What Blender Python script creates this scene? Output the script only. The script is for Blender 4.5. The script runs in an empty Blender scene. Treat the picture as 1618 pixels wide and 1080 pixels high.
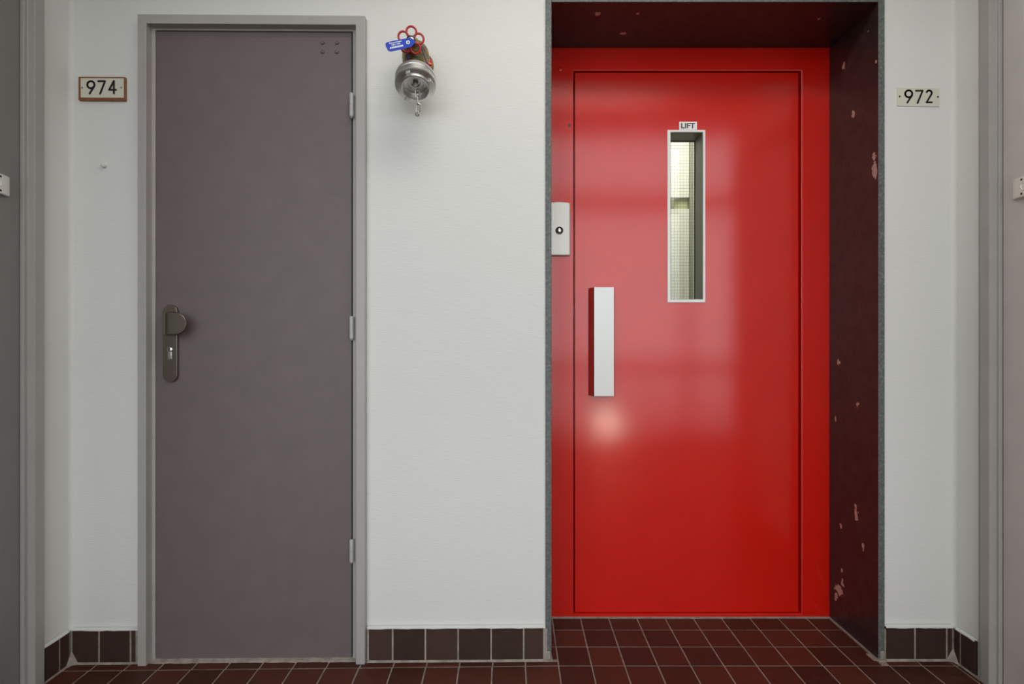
import bpy, bmesh, math, random
from mathutils import Vector, Matrix

# ------------------------------------------------------------------ camera, world, lights, exposure
scn = bpy.context.scene
C = scn.collection
FPX = 841.0                      # focal length in pixels of the 1618 x 1080 photograph
CX, CY = 813.5, 540.0            # vanishing point of the view
CAM_H = 1.0037
CAM_Y = -1.688
cam_data = bpy.data.cameras.new('camera')
cam = bpy.data.objects.new('camera', cam_data); C.objects.link(cam)
cam.location = (0, CAM_Y, CAM_H)
cam.rotation_euler = (math.pi / 2, 0, 0)
cam_data.sensor_width = 36.0
cam_data.lens = 36.0 * FPX / 1618.0
cam_data.shift_x = -(CX - 809.0) / 1618.0
cam_data.clip_start = 0.02
scn.camera = cam

vs = scn.view_settings
vs.view_transform = 'Standard'; vs.look = 'None'; vs.gamma = 1.0; vs.use_curve_mapping = False
vs.exposure = 0.0

SKY_STRENGTH = 3.12
LAMP_POWER = 5.8
world = bpy.data.worlds.new('world'); scn.world = world
world.use_nodes = True
wn = world.node_tree; wn.nodes.clear()
w_out = wn.nodes.new('ShaderNodeOutputWorld'); w_bg = wn.nodes.new('ShaderNodeBackground')
w_tc = wn.nodes.new('ShaderNodeTexCoord'); w_sep = wn.nodes.new('ShaderNodeSeparateXYZ')
w_ramp = wn.nodes.new('ShaderNodeValToRGB'); w_map = wn.nodes.new('ShaderNodeMapRange')
w_map.inputs['From Min'].default_value = -1; w_map.inputs['From Max'].default_value = 1
wn.links.new(w_tc.outputs['Generated'], w_sep.inputs[0]); wn.links.new(w_sep.outputs['Z'], w_map.inputs['Value'])
wn.links.new(w_map.outputs[0], w_ramp.inputs[0]); wn.links.new(w_ramp.outputs[0], w_bg.inputs['Color'])
w_ramp.color_ramp.elements[0].position = 0.40; w_ramp.color_ramp.elements[0].color = (0.14, 0.14, 0.135, 1)
w_ramp.color_ramp.elements[1].position = 0.495; w_ramp.color_ramp.elements[1].color = (0.94, 0.97, 1.0, 1)
wn.links.new(w_bg.outputs[0], w_out.inputs[0])
w_bg.inputs['Strength'].default_value = SKY_STRENGTH

ROOM_X = 1.392                   # half width of the landing
ROOM_BACK = -3.10                # window wall behind the viewer
HALL_Y = -1.20                   # the landing opens into a wider, higher stair hall here
HALL_X = 2.60
HALL_Z = 3.20
CEIL_Z = 2.62
# portal in the real window opening behind the viewer (daylight)
pd = bpy.data.lights.new('window_portal', 'AREA'); pd.shape = 'RECTANGLE'; pd.size = 4.8; pd.size_y = 3.0
pd.cycles.is_portal = True
po = bpy.data.objects.new('window_portal', pd); C.objects.link(po)
po.location = (0, ROOM_BACK - 0.12, 1.60); po.rotation_euler = (math.pi / 2, 0, 0)
# light of the ceiling luminaire (its housing is built further down)
LAMP_POS = (0.28, -0.72, CEIL_Z - 0.085)
ld = bpy.data.lights.new('ceiling_lamp_light', 'AREA'); ld.shape = 'RECTANGLE'; ld.size = 1.16; ld.size_y = 0.20
ld.energy = LAMP_POWER; ld.color = (1.0, 0.955, 0.89); ld.spread = math.radians(175)
lo = bpy.data.objects.new('ceiling_lamp_light', ld); C.objects.link(lo); lo.location = LAMP_POS
# light of the lamp inside the lift car
cd = bpy.data.lights.new('lift_lamp_light', 'AREA'); cd.shape = 'RECTANGLE'; cd.size = 0.6; cd.size_y = 0.4
cd.energy = 6.2; cd.color = (1.0, 0.96, 0.92)
co = bpy.data.objects.new('lift_lamp_light', cd); C.objects.link(co); co.location = (0.63, 0.66, 2.14)

# ------------------------------------------------------------------ pixel -> place helpers
WING_T = 0.0115                  # the wall left of the lift stands very slightly turned
WING_X = 0.13
cT, sT = math.cos(WING_T), math.sin(WING_T)
WING_M = Matrix.Translation((WING_X, 0, 0)) @ Matrix.Rotation(WING_T, 4, 'Z')
def wing(u, v, z):
    return (WING_X + u * cT - v * sT, u * sT + v * cT, z)
def P(px, py, v):
    """point in wing coordinates (u, v, z) on the plane v = const"""
    a = (px - CX) / FPX; b = (CY - py) / FPX
    ox, oy = 0 - WING_X, CAM_Y
    v0 = -ox * sT + oy * cT; u0 = ox * cT + oy * sT
    dv = -a * sT + cT; du = a * cT + sT
    t = (v - v0) / dv
    return (u0 + du * t, v, CAM_H + b * t)
def W(px, py, Y):
    d = Y - CAM_Y
    return ((px - CX) * d / FPX, Y, CAM_H + (CY - py) * d / FPX)
def S(px, py, X):
    d = X * FPX / (px - CX)
    return (X, CAM_Y + d, CAM_H + (CY - py) * d / FPX)

# ------------------------------------------------------------------ materials
def lin(c):
    c /= 255.0
    return c / 12.92 if c <= 0.04045 else ((c + 0.055) / 1.055) ** 2.4
def rgb(r, g, b, k=1.0):
    return (min(1, lin(r) * k), min(1, lin(g) * k), min(1, lin(b) * k), 1)
class Mat:
    def __init__(s, name, col, rough=0.5, metal=0.0, spec=0.5):
        s.m = bpy.data.materials.new(name); s.m.use_nodes = True
        s.nt = s.m.node_tree; s.b = s.nt.nodes['Principled BSDF']
        s.b.inputs['Base Color'].default_value = col; s.b.inputs['Roughness'].default_value = rough
        s.b.inputs['Metallic'].default_value = metal; s.b.inputs['Specular IOR Level'].default_value = spec
        s.col = col; s.tc = None
    def n(s, t, **kw):
        nd = s.nt.nodes.new(t)
        for k, v in kw.items(): setattr(nd, k, v)
        return nd
    def l(s, a, b): s.nt.links.new(a, b)
    def coord(s, scale=(1, 1, 1), which='Object'):
        tc = s.n('ShaderNodeTexCoord'); mp = s.n('ShaderNodeMapping'); mp.inputs['Scale'].default_value = scale
        s.l(tc.outputs[which], mp.inputs[0]); return mp.outputs[0]
    def noise(s, scale, detail=2, stretch=(1, 1, 1), which='Object', rough=0.5):
        nz = s.n('ShaderNodeTexNoise'); nz.inputs['Scale'].default_value = scale; nz.inputs['Detail'].default_value = detail
        nz.inputs['Roughness'].default_value = rough
        s.l(s.coord(stretch, which), nz.inputs['Vector']); return nz.outputs['Fac']
    def bump(s, h, strength=0.2, dist=0.001):
        bp = s.n('ShaderNodeBump'); bp.inputs['Strength'].default_value = strength; bp.inputs['Distance'].default_value = dist
        s.l(h, bp.inputs['Height'])
        lk = s.b.inputs['Normal'].links
        if lk: s.l(lk[0].from_socket, bp.inputs['Normal'])
        s.l(bp.outputs[0], s.b.inputs['Normal'])
    def ramp(s, f, stops):
        r = s.n('ShaderNodeValToRGB'); e = r.color_ramp.elements
        while len(e) < len(stops): e.new(0.5)
        for i, (p, c) in enumerate(stops): e[i].position = p; e[i].color = c
        s.l(f, r.inputs[0]); return r.outputs[0]
    def mix(s, f, a, b):
        m = s.n('ShaderNodeMix', data_type='RGBA')
        if isinstance(f, (int, float)): m.inputs[0].default_value = f
        else: s.l(f, m.inputs[0])
        for i, x in ((6, a), (7, b)):
            if isinstance(x, tuple): m.inputs[i].default_value = x
            else: s.l(x, m.inputs[i])
        return m.outputs[2]
    def base(s, sock): s.l(sock, s.b.inputs['Base Color'])
    def math(s, op, a, b=None):
        m = s.n('ShaderNodeMath', operation=op)
        for i, x in enumerate((a, b)):
            if x is None: continue
            if isinstance(x, (int, float)): m.inputs[i].default_value = x
            else: s.l(x, m.inputs[i])
        return m.outputs[0]
    def mottle(s, scale, amt, detail=3, which='Object', stretch=(1, 1, 1)):
        f = s.noise(scale, detail, stretch, which)
        c = s.col
        lo_ = tuple(x * (1 - amt) for x in c[:3]) + (1,); hi_ = tuple(min(1, x * (1 + amt)) for x in c[:3]) + (1,)
        o = s.ramp(f, [(0.3, lo_), (0.7, hi_)]); s.base(o); return o
def emit(name, col, strength):
    m = bpy.data.materials.new(name); m.use_nodes = True; nt = m.node_tree
    b = nt.nodes['Principled BSDF']; b.inputs['Base Color'].default_value = col
    b.inputs['Emission Color'].default_value = col; b.inputs['Emission Strength'].default_value = strength
    return m
def glass(name, tint):
    m = bpy.data.materials.new(name); m.use_nodes = True; nt = m.node_tree; nt.nodes.clear()
    o = nt.nodes.new('ShaderNodeOutputMaterial'); mx = nt.nodes.new('ShaderNodeMixShader')
    t = nt.nodes.new('ShaderNodeBsdfTransparent'); g = nt.nodes.new('ShaderNodeBsdfGlossy'); f = nt.nodes.new('ShaderNodeFresnel')
    t.inputs[0].default_value = tint; g.inputs['Roughness'].default_value = 0.02; f.inputs['IOR'].default_value = 1.45
    nt.links.new(f.outputs[0], mx.inputs[0]); nt.links.new(t.outputs[0], mx.inputs[1]); nt.links.new(g.outputs[0], mx.inputs[2])
    nt.links.new(mx.outputs[0], o.inputs[0]); return m

# white woven wall covering: fine horizontal ribs
mw = Mat('white_wallcovering', (0.765, 0.767, 0.735, 1), 0.75, spec=0.3)
mw.mottle(1.6, 0.018)
mw.bump(mw.noise(1.0, 2, (30, 30, 420)), 0.65, 0.0010)
mw.bump(mw.noise(3.0, 3), 0.12, 0.01)
M_WALL = mw.m
mc = Mat('ceiling_white', (0.80, 0.80, 0.78, 1), 0.9); mc.bump(mc.noise(90, 2), 0.15, 0.001); M_CEIL = mc.m
def paint(name, col, rough, grain=0.15, mott=0.03):
    m = Mat(name, col, rough); m.mottle(14, mott); m.bump(m.noise(900, 2), grain, 0.0006); m.bump(m.noise(30, 2), 0.05, 0.003); return m.m
M_FRAME = paint('grey_frame_paint', (0.42, 0.40, 0.38, 1), 0.42, 0.06)
M_LEAF = paint('mauve_grey_door_paint', (0.155, 0.124, 0.121, 1), 0.5, 0.35, 0.05)
M_LEAF_L = paint('dark_grey_door_paint', (0.255, 0.252, 0.238, 1), 0.45, 0.1)
M_LEAF_R = paint('grey_door_paint', (0.62, 0.612, 0.59, 1), 0.45, 0.1)
M_HINGE = paint('grey_hinge_paint', (0.47, 0.455, 0.44, 1), 0.4, 0.05)
# glossy red lift paint, slightly orange-peeled
mr = Mat('red_gloss_paint', (0.65, 0.0100, 0.0035, 1), 0.145, spec=0.66)
mr.mottle(7, 0.03); mr.bump(mr.noise(420, 2), 0.05, 0.0004); mr.bump(mr.noise(5, 2), 0.10, 0.004)
M_RED = mr.m
# polished dark red-brown stone of the lift surround with pale chips
CHIPS = []
def chip(px, py, ry, rz): CHIPS.append((S(px, py, 1.1486), 0.0167, ry, rz))
def stone():
    m = Mat('dark_stone', (0.030, 0.013, 0.012, 1), 0.36)
    base = m.ramp(m.noise(26, 5, rough=0.7), [(0.30, (0.022, 0.018, 0.017, 1)), (0.55, (0.044, 0.031, 0.029, 1)), (0.8, (0.074, 0.052, 0.048, 1))])
    speck = m.ramp(m.noise(170, 2), [(0.70, (0, 0, 0, 1)), (0.745, (1, 1, 1, 1))])
    base = m.mix(m.math('MULTIPLY', speck, 0.35), base, (0.17, 0.105, 0.095, 1))
    geo = m.n('ShaderNodeNewGeometry')
    nz = m.n('ShaderNodeTexNoise'); nz.inputs['Scale'].default_value = 85; nz.inputs['Detail'].default_value = 3
    m.l(geo.outputs['Position'], nz.inputs['Vector'])
    mask = None
    for (c, rx, ry, rz) in CHIPS:
        sb = m.n('ShaderNodeVectorMath', operation='SUBTRACT'); sb.inputs[1].default_value = c; m.l(geo.outputs['Position'], sb.inputs[0])
        sc = m.n('ShaderNodeVectorMath', operation='MULTIPLY'); sc.inputs[1].default_value = (1 / rx, 1 / ry, 1 / rz); m.l(sb.outputs[0], sc.inputs[0])
        ln = m.n('ShaderNodeVectorMath', operation='LENGTH'); m.l(sc.outputs[0], ln.inputs[0])
        d = m.math('ADD', ln.outputs['Value'], m.math('MULTIPLY', m.math('SUBTRACT', nz.outputs['Fac'], 0.5), 3.2))
        k = m.math('LESS_THAN', d, 1.0)
        mask = k if mask is None else m.math('MAXIMUM', mask, k)
    col = m.mix(m.math('MULTIPLY', mask, 0.9), base, (0.62, 0.44, 0.37, 1))
    m.base(col); m.bump(m.noise(60, 4), 0.10, 0.001)
    return m.m
for c in ((1381, 247, .010, .010), (1381.5, 268, .011, .026), (1348, 182, .007, .012), (1333, 105, .007, .012), (1372, 49, .004, .004), (1325, 572, .009, .011),
          (1354.7, 639, .009, .010), (1320, 660, .004, .010), (1352, 800, .006, .007), (1353, 812, .010, .020), (1329, 831, .006, .009), (1363.5, 863, .008, .010),
          (1326, 931, .022, .016), (1321, 941, .010, .014), (1331, 922, .008, .014), (1330, 900, .005, .006), (1384, 98, .004, .004)): chip(*c)
LINTEL_Z = W(0, 3, -0.006)[2]
for (px_, py_, rx_, ry_) in ((944.5, 21.5, .009, .008), (1294, 30, .006, .006), (985, 53, .010, .005), (1008, 22, .004, .004)):
    d_ = (LINTEL_Z - CAM_H) * FPX / (CY - py_); CHIPS.append((((px_ - CX) * d_ / FPX, CAM_Y + d_, LINTEL_Z), rx_, ry_, 0.0167))
M_STONE = stone()
me = Mat('stone_edge', (0.165, 0.178, 0.168, 1), 0.55)
me.base(me.ramp(me.noise(140, 4, rough=0.75), [(0.30, (0.065, 0.078, 0.072, 1)), (0.55, (0.125, 0.14, 0.13, 1)), (0.76, (0.26, 0.275, 0.255, 1))]))
M_EDGE = me.m
def tile_mat(name, dark, lite, rough):
    m = Mat(name, dark, rough, spec=0.2); oi = m.n('ShaderNodeObjectInfo')
    nz = m.noise(34, 4, rough=0.65)
    f = m.math('ADD', m.math('MULTIPLY', oi.outputs['Random'], 0.5), m.math('MULTIPLY', nz, 0.7))
    base = m.ramp(f, [(0.2, dark), (0.95, lite)])
    speck = m.ramp(m.noise(260, 1), [(0.76, (0, 0, 0, 1)), (0.78, (1, 1, 1, 1))])
    m.base(m.mix(m.math('MULTIPLY', speck, 0.25), base, (0.4, 0.34, 0.3, 1)))
    m.l(m.math('ADD', m.math('MULTIPLY', nz, 0.25), rough - 0.12), m.b.inputs['Roughness'])
    m.bump(m.noise(120, 3), 0.12, 0.0006); return m.m
M_TILE = tile_mat('floor_tile_clay', (0.045, 0.0155, 0.010, 1), (0.115, 0.034, 0.020, 1), 0.45)
M_BTILE = tile_mat('skirting_tile_clay', (0.040, 0.023, 0.018, 1), (0.076, 0.043, 0.034, 1), 0.42)
mg = Mat('grout', (0.33, 0.285, 0.245, 1), 0.9); mg.mottle(45, 0.25); mg.bump(mg.noise(220, 3), 0.4, 0.002); M_GROUT = mg.m
ma = Mat('brushed_aluminium', (0.46, 0.455, 0.44, 1), 0.40, 1.0); ma.bump(ma.noise(6, 2, (60, 60, 1)), 0.06, 0.0006); M_ALU = ma.m
ms = Mat('cast_aluminium', (0.66, 0.655, 0.63, 1), 0.40, 1.0); ms.mottle(40, 0.15); M_CAST = ms.m
mn = Mat('satin_nickel', (0.27, 0.245, 0.20, 1), 0.24, 1.0); mn.bump(mn.noise(8, 2, (1, 1, 40)), 0.05, 0.0005); M_NICKEL = mn.m
M_CHROME = Mat('chrome', (0.75, 0.75, 0.74, 1), 0.12, 1.0).m
M_STEEL = Mat('galvanised_steel', (0.42, 0.41, 0.39, 1), 0.35, 1.0).m
mp_ = Mat('pale_metal_plate', (0.60, 0.585, 0.535, 1), 0.38, 0.35); mp_.bump(mp_.noise(500, 2), 0.03, 0.0004); M_PLATE = mp_.m
mb_ = Mat('aged_bronze', (0.17, 0.12, 0.045, 1), 0.42, 0.7)
mb_.base(mb_.ramp(mb_.noise(38, 3), [(0.34, (0.09, 0.10, 0.06, 1)), (0.5, (0.22, 0.155, 0.055, 1)), (0.66, (0.42, 0.28, 0.09, 1))])); M_BRONZE = mb_.m
M_REDW = Mat('red_lacquer', (0.47, 0.014, 0.014, 1), 0.3).m
M_BLUE = Mat('blue_plastic', (0.012, 0.060, 0.52, 1), 0.38).m
M_CORD = Mat('blue_cord', (0.022, 0.035, 0.26, 1), 0.6).m
M_WHITE = Mat('white_plastic', (0.86, 0.85, 0.79, 1), 0.35).m
M_CREAM = Mat('cream_plate', (0.70, 0.69, 0.575, 1), 0.35).m
M_WPAINT = Mat('white_gloss', (0.90, 0.90, 0.87, 1), 0.35).m
M_BLACK = Mat('black_enamel', (0.012, 0.012, 0.012, 1), 0.4).m
M_DARK = Mat('dark_gap', (0.02, 0.02, 0.02, 1), 0.8).m
mwd = Mat('orange_brown_wood', (0.26, 0.095, 0.03, 1), 0.4)
mwd.base(mwd.ramp(mwd.noise(14, 4, (3, 30, 30)), [(0.3, (0.16, 0.05, 0.015, 1)), (0.7, (0.36, 0.135, 0.04, 1))])); M_WOOD = mwd.m
M_LINING = paint('olive_grey_lining', (0.235, 0.235, 0.185, 1), 0.5, 0.05)
M_CAR = paint('pale_lift_panel', (0.64, 0.64, 0.58, 1), 0.45, 0.05)
M_OLIVE = paint('olive_rail', (0.40, 0.41, 0.26, 1), 0.4, 0.05)
M_GLASS = glass('wired_glass', (0.93, 0.95, 0.92, 1))
M_PANE = glass('window_glass', (0.97, 0.98, 0.98, 1))
M_WIRE = Mat('glass_wire', (0.13, 0.13, 0.12, 1), 0.5, 0.5).m
M_OPAL = emit('lit_opal_diffuser', (1.0, 0.955, 0.89, 1), 2.6)
M_LIT = emit('lit_lift_diffuser', (1.0, 0.97, 0.88, 1), 2.0)

# ------------------------------------------------------------------ geometry helpers
def box(bm, x0, x1, y0, y1, z0, z1):
    v = [bm.verts.new(p) for p in ((x0, y0, z0), (x1, y0, z0), (x1, y1, z0), (x0, y1, z0), (x0, y0, z1), (x1, y0, z1), (x1, y1, z1), (x0, y1, z1))]
    for f in ((0, 3, 2, 1), (4, 5, 6, 7), (0, 1, 5, 4), (1, 2, 6, 5), (2, 3, 7, 6), (3, 0, 4, 7)): bm.faces.new([v[i] for i in f])
    return v
def ring(bm, o, i, y0, y1):
    """rectangular ring in the x-z plane; o, i = (x0, x1, z0, z1)"""
    def q(r, y): return [bm.verts.new(p) for p in ((r[0], y, r[2]), (r[1], y, r[2]), (r[1], y, r[3]), (r[0], y, r[3]))]
    a, b, c, d = q(o, y0), q(i, y0), q(o, y1), q(i, y1)
    for k in range(4):
        j = (k + 1) % 4
        for f in ((a[k], a[j], b[j], b[k]), (c[k], d[k], d[j], c[j]), (a[k], c[k], c[j], a[j]), (b[k], b[j], d[j], d[k])): bm.faces.new(f)
def prism(bm, pts, y0, y1):
    """outline in x-z pulled from y0 to y1"""
    a = [bm.verts.new((x, y0, z)) for x, z in pts]; b = [bm.verts.new((x, y1, z)) for x, z in pts]; n = len(pts)
    bm.faces.new(a); bm.faces.new(b[::-1])
    for k in range(n): bm.faces.new((a[k], b[k], b[(k + 1) % n], a[(k + 1) % n]))
def frame_of(axis):
    a = Vector(axis).normalized(); t = Vector((0, 0, 1)) if abs(a.z) < 0.9 else Vector((1, 0, 0))
    e1 = t.cross(a).normalized(); return a, e1, a.cross(e1)
def lathe(bm, prof, org, axis, seg=32):
    """prof = (radius, distance along the axis)"""
    a, e1, e2 = frame_of(axis); o = Vector(org); rows = []
    for r, s in prof:
        if r < 1e-6: rows.append([bm.verts.new(o + a * s)])
        else: rows.append([bm.verts.new(o + a * s + (e1 * math.cos(t) + e2 * math.sin(t)) * r) for t in (2 * math.pi * k / seg for k in range(seg))])
    for p, q in zip(rows, rows[1:]):
        for k in range(seg):
            j = (k + 1) % seg
            if len(p) == 1 and len(q) == 1: break
            if len(p) == 1: bm.faces.new((p[0], q[k], q[j]))
            elif len(q) == 1: bm.faces.new((p[k], p[j], q[0]))
            else: bm.faces.new((p[k], p[j], q[j], q[k]))
    for r in (rows[0], rows[-1]):
        if len(r) > 2: bm.faces.new(r)
def cyl(bm, p0, p1, r, seg=20):
    d = Vector(p1) - Vector(p0); lathe(bm, [(r, 0), (r, d.length)], p0, d, seg)
def tube(bm, pts, r, closed=False, seg=8):
    pts = [Vector(p) for p in pts]; n = len(pts); rings = []
    up = None
    for i in range(n):
        d = (pts[(i + 1) % n] - pts[i - 1]) if closed else (pts[min(i + 1, n - 1)] - pts[max(i - 1, 0)])
        d.normalize()
        if up is None: _, e1, e2 = frame_of(d)
        else:
            e1 = (up - d * up.dot(d)).normalized(); e2 = d.cross(e1)
        up = e1
        rings.append([bm.verts.new(pts[i] + (e1 * math.cos(t) + e2 * math.sin(t)) * r) for t in (2 * math.pi * k / seg for k in range(seg))])
    m = n if closed else n - 1
    for i in range(m):
        a, b = rings[i], rings[(i + 1) % n]
        for k in range(seg): bm.faces.new((a[k], a[(k + 1) % seg], b[(k + 1) % seg], b[k]))
    if not closed: bm.faces.new(rings[0]); bm.faces.new(rings[-1])
ORIGIN = {}                      # base point of every thing, in the coordinates its parts are written in
def root_of(o):
    while o.parent: o = o.parent
    return o
def obj(name, bm, mat, parent=None, bevel=0.0, smooth=True, seg=2, angle=35, kind=None, label=None, shift=None):
    me_ = bpy.data.meshes.new(name)
    bmesh.ops.recalc_face_normals(bm, faces=bm.faces[:])
    off = shift if shift is not None else (ORIGIN.get(root_of(parent).name) if parent else None)
    if off is not None: bmesh.ops.translate(bm, vec=-Vector(off), verts=bm.verts[:])
    if smooth:
        for f in bm.faces: f.smooth = True
    bm.to_mesh(me_); bm.free()
    if smooth: me_.set_sharp_from_angle(angle=math.radians(angle))
    for m in (mat if isinstance(mat, (list, tuple)) else [mat]): me_.materials.append(m)
    o = bpy.data.objects.new(name, me_); C.objects.link(o)
    if parent: o.parent = parent
    if bevel:
        md = o.modifiers.new('bevel', 'BEVEL'); md.width = bevel; md.segments = seg; md.limit_method = 'ANGLE'; md.angle_limit = math.radians(40)
    if kind: o['kind'] = kind
    if label: o['label'] = label
    return o
def B(): return bmesh.new()
def thing(name, label, cat, base, in_wing=False, group=None, kind=None):
    o = bpy.data.objects.new(name, None); C.objects.link(o); o.empty_display_size = 0.05
    o.matrix_world = (WING_M @ Matrix.Translation(base)) if in_wing else Matrix.Translation(base)
    ORIGIN[o.name] = base
    if label: o['label'] = label
    if cat: o['category'] = cat
    if group: o['group'] = group
    if kind: o['kind'] = kind
    return o
def struct(o, label=None, cat=None):
    o['kind'] = 'structure'
    if label: o['label'] = label
    if cat: o['category'] = cat
    return o
def stroke(bm, pts, w, y0, y1):
    """flat pen stroke with round ends: pts in x-z"""
    def disc(c):
        prism(bm, [(c[0] + math.cos(t) * w / 2, c[1] + math.sin(t) * w / 2) for t in (2 * math.pi * k / 14 for k in range(14))], y0, y1)
    for a, b in zip(pts, pts[1:]):
        d = Vector((b[0] - a[0], b[1] - a[1]))
        if d.length < 1e-7: continue
        n = Vector((-d.y, d.x)).normalized() * (w / 2)
        prism(bm, [(a[0] + n.x, a[1] + n.y), (b[0] + n.x, b[1] + n.y), (b[0] - n.x, b[1] - n.y), (a[0] - n.x, a[1] - n.y)], y0, y1)
    for p in pts: disc(p)
def text_bm(s, h, x, z, y, rot=0.0, depth=0.0004):
    """lettering standing in the x-z plane facing -y, lower-left corner near (x, z), capital height h"""
    cu = bpy.data.curves.new('lettering', 'FONT'); cu.body = s; cu.size = h / 0.70; cu.extrude = depth / 2; cu.align_x = 'LEFT'; cu.offset = h * 0.035
    to = bpy.data.objects.new('lettering', cu); C.objects.link(to)
    bpy.context.view_layer.update()
    m = bpy.data.meshes.new_from_object(to.evaluated_get(bpy.context.evaluated_depsgraph_get()))
    bpy.data.objects.remove(to); bpy.data.curves.remove(cu)
    bm = bmesh.new(); bm.from_mesh(m); bpy.data.meshes.remove(m)
    mat = Matrix.Translation((x, y, z)) @ Matrix.Rotation(rot, 4, 'Y') @ Matrix.Rotation(math.pi / 2, 4, 'X')
    bmesh.ops.transform(bm, matrix=mat, verts=bm.verts[:]); return bm

# ------------------------------------------------------------------ main measures
DOOR_Y = 0.254                   # front of the red lift front
LEAF_Y = 0.263
SL0, SL1 = W(861.5, 0, 0)[0], W(871.5, 0, -0.006)[0]      # left surround slab
SR0, SR1 = 1.1486, W(1396, 0, 0)[0]                        # right surround slab
ST0 = W(0, 3, -0.006)[2]; ST1 = ST0 + 0.024                # top slab
FR_V = -0.025
FX0, _, _ = P(217, 0, FR_V); FX1, _, _ = P(576.5, 0, FR_V); FZ1 = P(300, 22.5, FR_V)[2]   # outer frame of the grey door
FI0, _, _ = P(230.5, 0, FR_V); FI1, _, _ = P(562, 0, FR_V); FIZ = P(300, 37, FR_V)[2]
UL = P(112, 0, 0)[0]                                       # left corner in wing coordinates
XL = wing(UL, 0, 0)[0]                                     # left wall plane
XR = ROOM_X

# ------------------------------------------------------------------ floor
def tile_mesh(lx, ly, lz, ch, flat='z'):
    key = ('t', round(lx, 4), round(ly, 4), round(lz, 4), flat)
    if key in tile_cache: return tile_cache[key]
    m = bpy.data.meshes.new('tile'); a, b = lx / 2, ly / 2
    vv = []
    for (x, y, z) in ((a, b, -lz), (a, b, -ch), (a - ch, b - ch, 0)):
        vv += [(-x, -y, z), (x, -y, z), (x, y, z), (-x, y, z)]
    ff = [(8, 9, 10, 11)]
    for r in (0, 4):
        for k in range(4): ff.append((r + k, r + (k + 1) % 4, r + 4 + (k + 1) % 4, r + 4 + k))
    m.from_pydata(vv, [], ff); tile_cache[key] = m; return m
tile_cache = {}
rnd = random.Random(7)
PITCH = 0.1027; GX0 = 0.136; GY0 = -0.036; JOINT = 0.0042
TILT = 0.0175
def floor_y(x, y): return y - TILT * max(0.0, WING_X - x)
bm = B(); box(bm, -HALL_X - 0.2, HALL_X + 0.2, ROOM_BACK - 0.2, DOOR_Y + 0.05, -0.12, -0.0016)
floor = struct(obj('floor', bm, M_GROUT, smooth=False))
def floor_tile(x0, x1, y0, y1, j=JOINT):
    x0 += j / 2; x1 -= j / 2; y0 += j / 2; y1 -= j / 2
    if x1 - x0 < 0.006 or y1 - y0 < 0.006: return
    m = tile_mesh(x1 - x0, y1 - y0, 0.011, 0.0013)
    if not m.materials: m.materials.append(M_TILE)
    o = bpy.data.objects.new('tile', m); C.objects.link(o); o.parent = floor
    xc, yc = (x0 + x1) / 2, (y0 + y1) / 2
    left = xc < WING_X
    o.location = (xc, floor_y(xc, yc), rnd.uniform(-0.0004, 0.0003))
    o.rotation_euler = (rnd.uniform(-.002, .002), rnd.uniform(-.002, .002), (TILT if left else 0) + rnd.uniform(-.004, .004))
cols = [GX0 + k * PITCH for k in range(-16, 14)]
def base_front(x): return (wing(x - WING_X, -0.010, 0)[1] if x < SL0 else -0.010)
for c0 in cols:
    c1 = c0 + PITCH; xa, xb = max(c0, XL + 0.010), min(c1, XR - 0.010)
    if xb - xa < 0.01: continue
    # row between the first joint and the skirting
    if c1 <= SL1 + 0.03 or c0 >= SR0 - 0.005:
        xa2 = xa if c0 >= SR0 - 0.005 or c1 <= SL1 + .03 else xa
        xc = (xa2 + xb) / 2
        y1 = base_front(xc) - 0.003 + TILT * max(0, WING_X - xc)
        if FX0 + WING_X < xc < FX1 + WING_X: y1 += 0.012
        floor_tile(xa2, xb, GY0, y1)
    for j in range(6): floor_tile(xa, xb, GY0 - (j + 1) * PITCH, GY0 - j * PITCH)
for c0 in cols:                                          # tiles inside the lift recess
    c1 = c0 + PITCH; xa, xb = max(c0, SL1 + 0.001), min(c1, SR0 - 0.006)
    if xb - xa < 0.008: continue
    for j in range(3):
        y0 = GY0 + j * PITCH; y1 = min(y0 + PITCH, DOOR_Y - 0.007)
        if c0 < SL1 and j == 0: y0 = -0.004
        floor_tile(xa, xb, y0, y1)
bm = B()                                                 # the rest of the floor, behind the viewer
for k in range(-30, 28):
    c0 = GX0 + k * PITCH; wide = c0 < XL or c0 + PITCH > XR
    xa, xb = max(c0, -HALL_X) + JOINT / 2, min(c0 + PITCH, HALL_X) - JOINT / 2
    if xb - xa < 0.01: continue
    for j in range(6, 36):
        ya = GY0 - (j + 1) * PITCH + JOINT / 2; yb = ya + PITCH - JOINT
        xc = (xa + xb) / 2; d = floor_y(max(xc, XL), 0)
        if ya + d < ROOM_BACK + 0.01 or (wide and yb + d > HALL_Y - 0.005): continue
        box(bm, xa, xb, ya + d, yb + d, -0.01, 0)
obj('tile_field', bm, M_TILE, floor, kind='stuff', smooth=False)

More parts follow.
